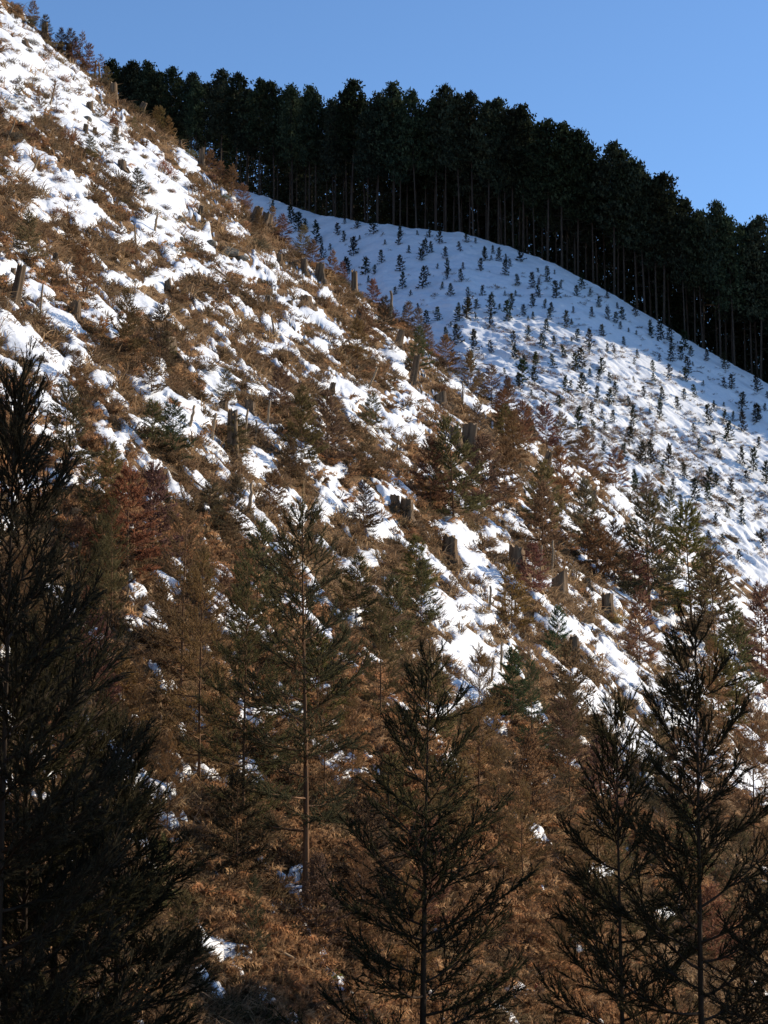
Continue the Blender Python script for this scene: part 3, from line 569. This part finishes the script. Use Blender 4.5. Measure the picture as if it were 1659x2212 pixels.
def pole(seed):
    r = np.random.default_rng(seed); g = Geo(); s_ = np.linspace(-.12, 1, 9); P = np.stack([.012*np.cumsum(r.normal(0, 1, 9)), .012*np.cumsum(r.normal(0, 1, 9)), s_], 1); P -= P[1]*[1, 1, 0]
    g.tube(P, .03*(1.1-.35*np.maximum(s_, 0))*(1+.08*r.normal(0, 1, 9)), 6)
    for k in range(3):
        q = r.uniform(.3, .9); az = r.uniform(0, 6.3); b0 = np.array([np.interp(q, s_, P[:, 0]), np.interp(q, s_, P[:, 1]), q]); g.tube(b0+np.outer([0, .05], [math.cos(az), math.sin(az), .5]), [.012, .006], 4)
    return g.build('pole', m_wood)
POLES = [pole(560+i) for i in range(5)]
poles = [(85,694,84,5,0,'straight bare pole'),(455,962,72,7,2,'pale upright pole'),(405,932,60,7,20,'short pole leaning right over the snow'),(528,948,66,6,0,'thin upright pole'),(552,952,46,5,2,'short thin pole'),(576,928,64,6,0,'dark upright pole'),(533,1116,74,9,14,'dark leaning pole'),(1057,1328,62,6,3,'upright pole over the central drift'),(1090,1314,54,5,0,'thin pole over the central drift'),(1113,1352,62,6,0,'brown pole beside the central drift'),(1060,1476,54,6,0,'pole right of the central drift'),(252,1114,52,6,0,'pale short pole'),(200,1165,56,8,15,'pale leaning pole'),(845,690,64,7,0,'tall pole on the spur edge'),(1190,1244,78,6,8,'long pole leaning over brushwood'),(1200,1232,70,5,-6,'thin pole leaning over brushwood'),(1166,1242,64,5,0,'thin upright pole in brushwood'),(1082,1460,74,6,2,'grey pole in the brush'),(205,168,42,5,0,'thin bare stick on the ridge'),(214,172,44,5,3,'crooked bare stick on the ridge'),(488,655,30,5,0,'short stick above the root bank'),(1175,1240,56,5,-12,'tilted stick in brushwood')]
while len(poles) < 50:
    x = RS.uniform(0, 1550); y = RS.uniform(100, 1650)
    if y > rx(x)+4: poles.append((x, y, RS.uniform(30, 62), RS.uniform(3.5, 5.5), RS.normal(2, 9), str(RS.choice(['slim bare stick', 'thin grey stick', 'slender pale pole', 'crooked thin pole']))))
rowsS = []; xs, yy, zz = cast_near(poles)
for (px, py, hp, wp, ln, look), x, y, z in zip(poles, xs, yy, zz):
    if not np.isfinite(y): continue
    h = hp/FOCAL*y; k = wp/hp/.055
    o = link('wooden_pole', POLES[random.randrange(5)], None, (x, y, z), 0, (h*k, h*k, h)); o.rotation_euler = (random.uniform(-.04, .04), math.radians(ln), 0)
    rowsS.append((o, look, px, py))
ordinals(rowsS, '', 'pole', 'bare poles and sticks standing on the slope')
for t, *_ in rowsS: t['label'] = t['label'].replace('  ', ' ')

logs = []
while len(logs) < 60:
    x = RS.uniform(0, 1640); y = RS.uniform(150, 2150)
    if y > rx(x)+8: logs.append((x, y, RS.uniform(40, 95)*np.interp(y, [0, 2000], [.8, 1.6])))
rowsS = []; xs, yy, zz = cast_near(logs)
for (px, py, lp), x, y, z in zip(logs, xs, yy, zz):
    if not np.isfinite(y): continue
    l = lp/FOCAL*y; an = RS.normal(-.4, .6); dx, dy = math.cos(an), math.sin(an); a0 = np.array([x, y, z+.05])
    a1 = np.array([x+dx*l, y+dy*l, 0]); a1[2] = float(land(np.array([a1[0]]), np.array([a1[1]]))[0])+.10; dv = Vector(a1-a0)
    k = RS.uniform(.8, 1.6)*.045/.055; o = link('fallen_branch', POLES[RS.integers(5)], None, a0, 0, (l*k*.8, l*k*.8, dv.length)); o.rotation_euler = dv.to_track_quat('Z', 'Y').to_euler()
    rowsS.append((o, str(RS.choice(['grey', 'pale', 'brown'])), px, py))
ordinals(rowsS, 'fallen branch lying', 'fallen branch', 'fallen branches on the near slope')

def brush(seed, n=70, up=.25):
    r = np.random.default_rng(seed); g = Geo()
    for i in range(n):
        l = r.uniform(.35, 1.1); az = r.normal(.4, 1.1); e = r.normal(up, .4); d = np.array([math.cos(az)*math.cos(e), math.sin(az)*math.cos(e), math.sin(e)])
        c = np.array([np.clip(r.normal(0, .33), -.55, .55), np.clip(r.normal(0, .28), -.5, .5), r.uniform(.02, .14)]); s_ = np.linspace(-.5, .5, 4)
        P = c+np.outer(s_*l, d)+np.outer(s_**2, r.normal(0, .3, 3)); g.tube(P, np.linspace(.022, .007, 4)*r.uniform(.6, 1.5), 4, 0, False)
    k = 12; an = np.arange(k)*2*math.pi/k; ring = lambda q, h: np.stack([q*1.1*np.cos(an)*r.uniform(.8, 1.2, k), q*np.sin(an)*r.uniform(.8, 1.2, k), h+r.uniform(-.04, .04, k)], 1)
    V = np.concatenate([ring(.85, -.2), ring(.62, .05), ring(.32, .15), [(0, 0, .18)]]); j = np.arange(k); j2 = (j+1) % k
    g.add(V, np.concatenate([np.concatenate([np.stack([q*k+j, q*k+j2, (q+1)*k+j2], 1), np.stack([q*k+j, (q+1)*k+j2, (q+1)*k+j], 1)]) for q in range(2)]+[np.stack([2*k+j, 2*k+j2, np.full(k, 3*k)], 1)]), 2)
    N = 260; Q = np.stack([r.normal(0, .45, N), r.normal(0, .38, N), abs(r.normal(.05, .16, N))], 1); D_ = r.normal(0, 1, (N, 3)); D_ /= np.linalg.norm(D_, axis=1)[:, None]
    V, F = needles(Q, D_, np.full(N, .1), 2, .16, .045, r); g.add(V, F, 1)
    return g.build('brush', [m_stick, m_leaf, m_soil])
def on_slope(o, x, y, rz, k=.9):
    e = .6; gx_ = float((land(np.array([x+e]), np.array([y]))-land(np.array([x-e]), np.array([y])))[0])/(2*e); gy_ = float((land(np.array([x]), np.array([y+e]))-land(np.array([x]), np.array([y-e])))[0])/(2*e)
    q = Vector((0, 0, 1)).rotation_difference(Vector((-gx_*k, -gy_*k, 1)).normalized()); o.rotation_euler = (q.to_matrix() @ Matrix.Rotation(rz, 3, 'Z')).to_euler(); return o
BRUSH = [brush(600+i) for i in range(4)]
piles = [(1165,1215,70,'tangled brushwood heap between the two dark stumps'),(1015,985,55,'heap of dead branches under the split stump'),(455,628,70,'dark hanging bank of dead branches under the upper snow ledge'),(520,640,60,'brushwood heap right of the hanging branch bank'),(500,1000,62,'curtain of dead roots under the tall rooted stump'),(1270,1458,56,'brushwood heap right of the snow ledge'),(1125,1350,40,'small heap of sticks beside the brown pole'),(900,1145,60,'dark brush heap under the stump by the drift'),(1120,1010,45,'brush heap near the ridge pole line'),(985,880,40,'dead branch heap beside the low dark stump'),(630,600,40,'brown brush heap on the spur edge'),(1090,1080,42,'brush heap below the pale split stump'),(90,760,45,'brush heap at the foot of the leaning grey stump'),(1185,1290,36,'sticks heaped around the stump with the snow cushion'),(620,560,34,'low brush heap among the spur edge stumps'),(420,640,44,'shadowed brush under the snow ledge')]
xs, yy, zz = cast_near(piles)
for (px, py, wp, lab), x, y, z in zip(piles, xs, yy, zz):
    if np.isfinite(y): s_ = wp/FOCAL*y/.8; tag(on_slope(link('brush_pile', BRUSH[random.randrange(4)], None, (x, y, z+.02), 0, (s_*.8, s_*.8, s_*.75), (.13, .085, .05)), x, y, random.uniform(0, 6)), lab, 'brush pile', 'heaps of dead branches')

def rock(seed):
    r = np.random.default_rng(seed); import bmesh
    bm = bmesh.new(); bmesh.ops.create_icosphere(bm, subdivisions=3, radius=1)
    ds = r.normal(0, 1, (9, 3)); ds /= np.linalg.norm(ds, axis=1)[:, None]; cut = r.uniform(.55, .85, 9)
    for v in bm.verts:
        p = np.array(v.co)
        for d, c in zip(ds, cut):
            k = p@d
            if k > c: p = p-d*(k-c)*.92
        v.co = p*(1+.03*r.normal())*[1, .8, .62]
    me = bpy.data.meshes.new('rock'); bm.to_mesh(me); bm.free(); me.materials.append(m_rock); return me
ROCKS = [rock(650+i) for i in range(3)]
rocks = [(187,262,15,'round grey rock lying in the upper snow field'),(492,548,26,'large grey outcrop rock below the upper snow field'),(525,560,16,'smaller rock right of the large outcrop'),(455,530,16,'rock left of the large outcrop'),(577,632,17,'grey rock on the spur below the snow ledge'),(390,480,16,'rock edge beside the upper snow tongue'),(1290,2140,20,'mossy rock behind the slim dark cedar foot'),(420,502,13,'small rock at the snow tongue')]
xs, yy, zz = cast_near(rocks)
for (px, py, rp, lab), x, y, z in zip(rocks, xs, yy, zz):
    if np.isfinite(y): s_ = rp/FOCAL*y; tag(link('rock', ROCKS[random.randrange(3)], None, (x, y, z+s_*.15), random.uniform(0, 6), s_), lab, 'rock', 'rocks on the near slope')

def shrub(seed, n=420, leafy=False):
    r = np.random.default_rng(seed); az = r.uniform(0, 6.28, n); cz = r.uniform(-.05, 1, n); rr = np.sqrt(1-np.clip(cz, 0, 1)**2)
    D_ = np.stack([rr*np.cos(az), rr*np.sin(az), cz*.95+.1], 1); D_ /= np.linalg.norm(D_, axis=1)[:, None]
    f = r.uniform(.35, .95, n)*(1+.22*np.sin(az*3+seed)); P = D_*f[:, None]*[1, 1, .72]
    E_ = D_+r.normal(0, .45, (n, 3)); E_[:, 2] += .3; E_ /= np.linalg.norm(E_, axis=1)[:, None]
    g = Geo()
    if leafy: V, F = needles(P, E_, np.full(n, .16), 3, .22, .12, r, .9)
    else: V, F = needles(P, E_, r.uniform(.10, .24, n), 4, .11, .030, r, .5, .012)
    g.add(V, F, 0)
    for i in range(26):
        k = r.integers(n); g.tube([(0, 0, -.1), P[k]*.5, P[k]], [.03, .018, .006], 3, 1, False)
    return g.build('shrub', [m_leaf, m_stick])
SHRUB = [shrub(700+i) for i in range(5)]; LEAFY = [shrub(710+i, 160, True) for i in range(2)]
shrubs = [(92,128,20),(128,138,17),(10,95,12),(55,92,10),(135,180,19),(120,248,15),(205,256,10),(250,276,15),(140,305,32),(200,348,17),(310,345,11),(320,416,15),(372,418,10),(245,312,8),(272,336,8),(355,380,30),(420,415,25),(225,400,27),(127,400,20),(340,500,15),(125,470,25),(357,458,12),(430,556,19),(490,515,28),(556,540,25),(205,295,10),(235,356,9),(270,292,8),(30,185,12),(75,180,14),(18,240,10),(170,200,10),(60,300,22),(20,300,26),(300,400,12),(390,372,9),(330,300,12),(290,330,9),(180,300,9),(100,215,10),(410,450,14),(440,460,16),(470,470,20),(395,520,12),(300,480,14),(260,440,16),(210,440,18),(60,420,14),(30,470,18)]
R6 = np.random.default_rng(23); pt = list(shrubs)
while len(pt) < 110:
    x = R6.uniform(0, 560); y = R6.uniform(20, 760)
    if y > rx(x)+8: pt.append((x, y, R6.uniform(5, 11)))
while len(pt) < 205:
    x = R6.uniform(-40, 1690); y = R6.uniform(60, 2100)
    if y < rx(x)+8 or (y > 1500 and R6.random() < .6) or (x > 1150 and R6.random() < .6): continue
    pt.append((x, y, R6.uniform(9, 20)*np.interp(y, [0, 800, 2100], [1, 1.25, 2.0])))
for t in np.linspace(70, 1500, 64): pt.append((t+R6.uniform(-8, 8), float(rx(t))+R6.uniform(3, 18), R6.uniform(10, 22)))
rowsS = []; xs, yy, zz = cast_near(pt)
SC = {'dark brown': (.15, .105, .07), 'rusty brown': (.27, .155, .085), 'grey brown': (.165, .135, .098), 'tawny': (.34, .235, .125)}
for (px, py, rp), x, y, z in zip(pt, xs, yy, zz):
    if not np.isfinite(y) or y > 135: continue
    s_ = rp/FOCAL*y; z = z+.9*max(0., float(snow_depth(snow_cover(np.array([x]), np.array([y]), np.array([z])))[0])); kk = R6.choice(list(SC), p=[.4, .25, .22, .13])
    o = link('shrub', SHRUB[R6.integers(5)], None, (x, y, z-.05*s_), R6.uniform(0, 6), (s_*R6.uniform(.9, 1.3), s_*R6.uniform(.9, 1.3), s_*R6.uniform(.8, 1.25)), jit(SC[str(kk)])); rowsS.append((o, str(kk), px, py))
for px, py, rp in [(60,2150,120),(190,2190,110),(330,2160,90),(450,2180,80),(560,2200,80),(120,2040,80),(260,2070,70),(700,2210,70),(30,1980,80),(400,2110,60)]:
    q = cast_near([(px, py, 1)]); s_ = rp/FOCAL*q[1][0]; o = link('shrub', SHRUB[R6.integers(5)], None, (q[0][0], q[1][0], q[2][0]-.1), R6.uniform(0, 6), (s_, s_, s_*.8), jit((.06, .056, .036))); rowsS.append((o, 'shaded dark', px, py))  # shade of the low left corner is put into these shrubs' colour
ordinals(rowsS, 'rounded shrub', 'shrub', 'brown shrubs on the near slope')
greens = [(695,862,16,(.16,.22,.05),'bright green leafy shrub in the middle of the brown slope'),(448,1415,14,(.22,.24,.06),'yellow green plant left of the bare-topped cedar'),(300,1945,26,(.25,.24,.05),'yellow green plant low at the shade edge'),(425,1705,12,(.26,.26,.06),'small yellow green plant by the snow scrap'),(715,2115,28,(.14,.20,.04),'green ground plant at the foot of the leaning trunk'),(1592,2150,16,(.25,.25,.06),'yellow green plant by the corner cedar'),(1150,2135,22,(.25,.04,.06),'crimson leaved plant low in the shade'),(345,1500,18,(.20,.21,.05),'yellow green moss plant beside the snow scrap'),(640,1395,14,(.20,.20,.05),'pale green plant beside the bare-topped cedar'),(280,1975,24,(.10,.11,.04),'dull green plant at the dark corner')]
xs, yy, zz = cast_near(greens)
for (px, py, rp, c, lab), x, y, z in zip(greens, xs, yy, zz):
    if np.isfinite(y): s_ = rp/FOCAL*y; tag(link('leafy_plant', LEAFY[random.randrange(2)], None, (x, y, z), random.uniform(0, 6), (s_, s_, s_*.8), c), lab, 'plant', 'leafy plants')

# dark heaps of brush on the far snow
far = [(1224,772,20),(1264,752,14),(1404,832,16),(1274,857,16),(1309,962,22),(1569,1092,30),(1499,1107,20),(1624,1100,18),(1584,1167,26),(1350,937,12),(1330,867,10),(1460,897,14),(1545,917,12),(1480,977,14),(1570,962,12),(1495,1047,16),(1410,922,10),(1640,877,10),(1510,807,14),(1435,767,10),(768,532,16),(1180,832,14),(1215,905,12),(1240,980,14),(1390,1010,12),(1440,1080,14),(1650,1040,16),(1190,700,9),(1320,740,8),(1030,600,9),(960,610,8),(880,560,8),(1120,760,10),(1080,640,8),(1600,900,9),(1620,960,10),(1530,1010,12),(1360,880,9),(1430,990,10),(1640,1160,16),(1300,905,10),(1255,820,9),(1340,800,9),(1480,840,9),(1390,960,8)]
xs, yy, zz = cast(np.array([q[0] for q in far], float), np.array([q[1] for q in far], float)); rowsS = []
for (px, py, rp), x, y, z in zip(far, xs, yy, zz):
    if not np.isfinite(y) or y < 140: continue
    s_ = rp/FOCAL*y; o = link('brush_pile', BRUSH[R6.integers(4)], None, (x, y, z+.1), R6.uniform(-.4, .4), (s_*1.1, s_*.7, s_*.7), (.06, .05, .035)); on_slope(o, x, y, R6.uniform(-.4, .4)); rowsS.append((px, o))
for i, (px, o) in enumerate(sorted(rowsS, key=lambda q: q[0])): tag(o, f'dark clump of dead brush lying on the far snow, {nth(i+1)} from left', 'brush pile', 'brush clumps on the far snow')

# tall conifers beside the camera that keep the near bank in shade
for x, y, h in [(7.6,17.5,14),(7.4,14.0,13),(7.5,22.7,10.5)]:
    z = float(land(np.array([x]), np.array([y]))[0])
    tag(tree('forest_tree', FT[random.randrange(7)], 20.0, (x, y, z-.2), h, random.uniform(0, 6), (.045, .06, .036)), 'tall conifer standing beside the viewer, shading the near bank', 'conifer', 'tall conifers beside the viewer')

# ------------------------------------------------------------------ dead grass, heath and bracken: uncounted ground cover
m_grass = scatter_mat('dead grass', [(.15, .105, .065), (.30, .215, .13), (.46, .34, .21), (.22, .155, .10), (.38, .25, .145), (.27, .20, .12)])
m_heath = scatter_mat('heath', [(.09, .064, .042), (.21, .14, .088), (.13, .095, .06), (.28, .18, .11), (.11, .085, .055), (.19, .145, .085)])
m_brack = scatter_mat('dead bracken', [(.15, .095, .055), (.40, .24, .13), (.28, .165, .095), (.54, .36, .205), (.20, .13, .08), (.44, .25, .135)])
def grass_tuft(seed, n=30):
    r = np.random.default_rng(seed); az = r.uniform(0, 6.28, n); l = r.uniform(.25, .55, n); P0 = np.stack([r.normal(0, .10, n), r.normal(0, .10, n), np.full(n, -.04)], 1)
    hd = np.stack([np.cos(az)+.55, np.sin(az)-.25, 0*az], 1); hd /= np.linalg.norm(hd, axis=1)[:, None]
    P1 = P0+hd*(l*.5)[:, None]+np.outer(l*.36, [0, 0, 1]); P2 = P1+hd*(l*.55)[:, None]+np.outer(l*r.uniform(-.35, .15, n), [0, 0, 1])
    sd = np.stack([-hd[:, 1], hd[:, 0], 0*az], 1)*.011
    V = np.stack([P0-sd, P0+sd, P1-sd, P1+sd, P2], 1).reshape(-1, 3); i = np.arange(n)*5
    return mesh('grass_tuft', V, np.concatenate([np.stack([i, i+1, i+3], 1), np.stack([i, i+3, i+2], 1), np.stack([i+2, i+3, i+4], 1)]), m_grass)
def heath_tuft(seed, n=55):
    r = np.random.default_rng(seed); az = r.uniform(0, 6.28, n); e = r.uniform(.15, 1.5, n); D_ = np.stack([np.cos(az)*np.cos(e), np.sin(az)*np.cos(e), np.sin(e)], 1)
    V, F = needles(D_*r.uniform(.04, .22, n)[:, None]*[1.2, 1.2, .55], D_*[1, 1, .7], r.uniform(.06, .14, n), 2, .09, .022, r, .55, .007); return mesh('heath_tuft', V, F, m_heath)
def bracken_tuft(seed, n=6):
    r = np.random.default_rng(seed); P, D_, L_ = [], [], []
    for i in range(n):
        az = r.uniform(0, 6.28); s_ = np.linspace(.1, 1, 9); l = r.uniform(.3, .55); hd = np.array([math.cos(az), math.sin(az), 0])
        p = np.outer(s_*l, hd); p[:, 2] = .17*np.sin(s_*2.6)*l*1.2; P.append(p); D_.append(np.tile(hd+np.array([0, 0, -.2]), (9, 1))); L_.append(.04*np.ones(9))
    P = np.concatenate(P); D_ = np.concatenate(D_); D_ /= np.linalg.norm(D_, axis=1)[:, None]
    V, F = needles(P, D_, np.concatenate(L_), 4, .12, .035, r, 1.1); return mesh('bracken_tuft', V, F, m_brack)
def scatter(name, label, variants, P, S, tilt=.22):
    me = bpy.data.meshes.new(name); me.vertices.add(len(P)); me.vertices.foreach_set('co', np.ascontiguousarray(P, np.float32).ravel())
    r = np.random.default_rng(len(P))
    a = me.attributes.new('turn', 'FLOAT_VECTOR', 'POINT'); a.data.foreach_set('vector', np.stack([r.normal(0, tilt, len(P)), r.normal(0, tilt, len(P)), r.uniform(-1.2, 1.2, len(P))], 1).astype(np.float32).ravel())
    a = me.attributes.new('size', 'FLOAT', 'POINT'); a.data.foreach_set('value', S.astype(np.float32))
    a = me.attributes.new('pick', 'INT', 'POINT'); a.data.foreach_set('value', r.integers(0, len(variants), len(P)).astype(np.int32)); me.update()
    o = link(name, me); o['kind'] = 'stuff'; o['label'] = label
    ng = bpy.data.node_groups.new(name, 'GeometryNodeTree'); ng.interface.new_socket('Geometry', in_out='INPUT', socket_type='NodeSocketGeometry'); ng.interface.new_socket('Geometry', in_out='OUTPUT', socket_type='NodeSocketGeometry')
    N, L_ = ng.nodes, ng.links; gi = N.new('NodeGroupInput'); go = N.new('NodeGroupOutput'); ip = N.new('GeometryNodeInstanceOnPoints'); jn = N.new('GeometryNodeJoinGeometry')
    for v in variants:
        src = bpy.data.objects.new(name+'_source', v); q = N.new('GeometryNodeObjectInfo'); q.inputs['Object'].default_value = src; q.inputs['As Instance'].default_value = True; L_.new(q.outputs['Geometry'], jn.inputs[0])
    def attr(n_, t): q = N.new('GeometryNodeInputNamedAttribute'); q.data_type = t; q.inputs['Name'].default_value = n_; return q.outputs[0]
    ip.inputs['Pick Instance'].default_value = True
    L_.new(gi.outputs[0], ip.inputs['Points']); L_.new(jn.outputs[0], ip.inputs['Instance']); L_.new(attr('pick', 'INT'), ip.inputs['Instance Index'])
    e2r = N.new('FunctionNodeEulerToRotation'); L_.new(attr('turn', 'FLOAT_VECTOR'), e2r.inputs[0]); L_.new(e2r.outputs[0], ip.inputs['Rotation'])
    cb = N.new('ShaderNodeCombineXYZ'); sz = attr('size', 'FLOAT'); [L_.new(sz, cb.inputs[k]) for k in range(3)]; L_.new(cb.outputs[0], ip.inputs['Scale'])
    L_.new(ip.outputs[0], go.inputs[0]); md = o.modifiers.new('cover', 'NODES'); md.node_group = ng; return o
R8 = np.random.default_rng(41); N0 = 120000
u = R8.uniform(-.29, .29, N0); t = R8.uniform(0, 1, N0); sl = GX*u+GY; yr = ridge_y(u)+2.5; w0 = sl+Z0/13.5; w1 = sl+Z0/yr; y = -Z0/(sl-(w0+(w1-w0)*t)); x = u*y
keep = R8.random(N0) < np.clip((y/95)**.8, .22, 1); x, y = x[keep], y[keep]; z = land(x, y)
m = snow_cover(x, y, z); keep = R8.random(len(x)) < np.where(m < -.02, 1, np.where(m < .3, .20, .075)); x, y, z, m = x[keep], y[keep], z[keep], m[keep]
kind = fbm(x/5, y/5, 201, 3)+R8.normal(0, .35, len(x))+np.where(y < 32, .35, 0); siz = R8.uniform(.6, 1.25, len(x))*np.interp(y, [14, 50, 100], [.50, .9, 1.25])
P = np.stack([x, y, z], 1)
g_, h_, k_ = kind < .05, (kind >= .05) & (kind < .55), kind >= .55
scatter('dead_grass', 'tawny dead grass bent down the near slope', [grass_tuft(800+i) for i in range(4)], P[g_], siz[g_])
scatter('heath', 'low brown heath covering the near slope', [heath_tuft(810+i) for i in range(4)], P[h_], siz[h_]*1.25)
scatter('dead_bracken', 'rusty dead bracken on the near slope', [bracken_tuft(820+i) for i in range(3)], P[k_], siz[k_])
WP = np.array(WOOD); wood = scatter('forest', 'dark wood going on along the far crest', [joined(*FT_LOW[i], 'wood_tree') for i in range(4)], WP, R8.uniform(.95, 1.08, len(WP))*np.interp(WP[:, 0]/WP[:, 1], [.24, .34], [1, 1.2]), .012)
# dry stalks showing through the snow of the far slope
px = R8.uniform(560, 1760, 36000); py = cxp(px)+R8.uniform(12, 640, 36000); k = py < rx(px)+60; px, py = px[k], py[k]
lower = np.clip((py-cxp(px)-60)/220, .12, 1)*np.clip((px-850)/300, .2, 1); k = (R8.random(len(px)) < lower*.95) & (fbm((px+py)/60, (py-.25*px)/14, 301, 2)+R8.normal(0, .25, len(px)) > .22); x, y, z = cast(px[k], py[k])
k = np.isfinite(y) & (y > 150); x, y, z = x[k], y[k], z[k]
scatter('dry_stalks', 'dark dry stalks showing through the far snow', [heath_tuft(830+i, 26) for i in range(3)], np.stack([x, y, z+.33], 1), R8.uniform(.8, 2.3, len(x)))
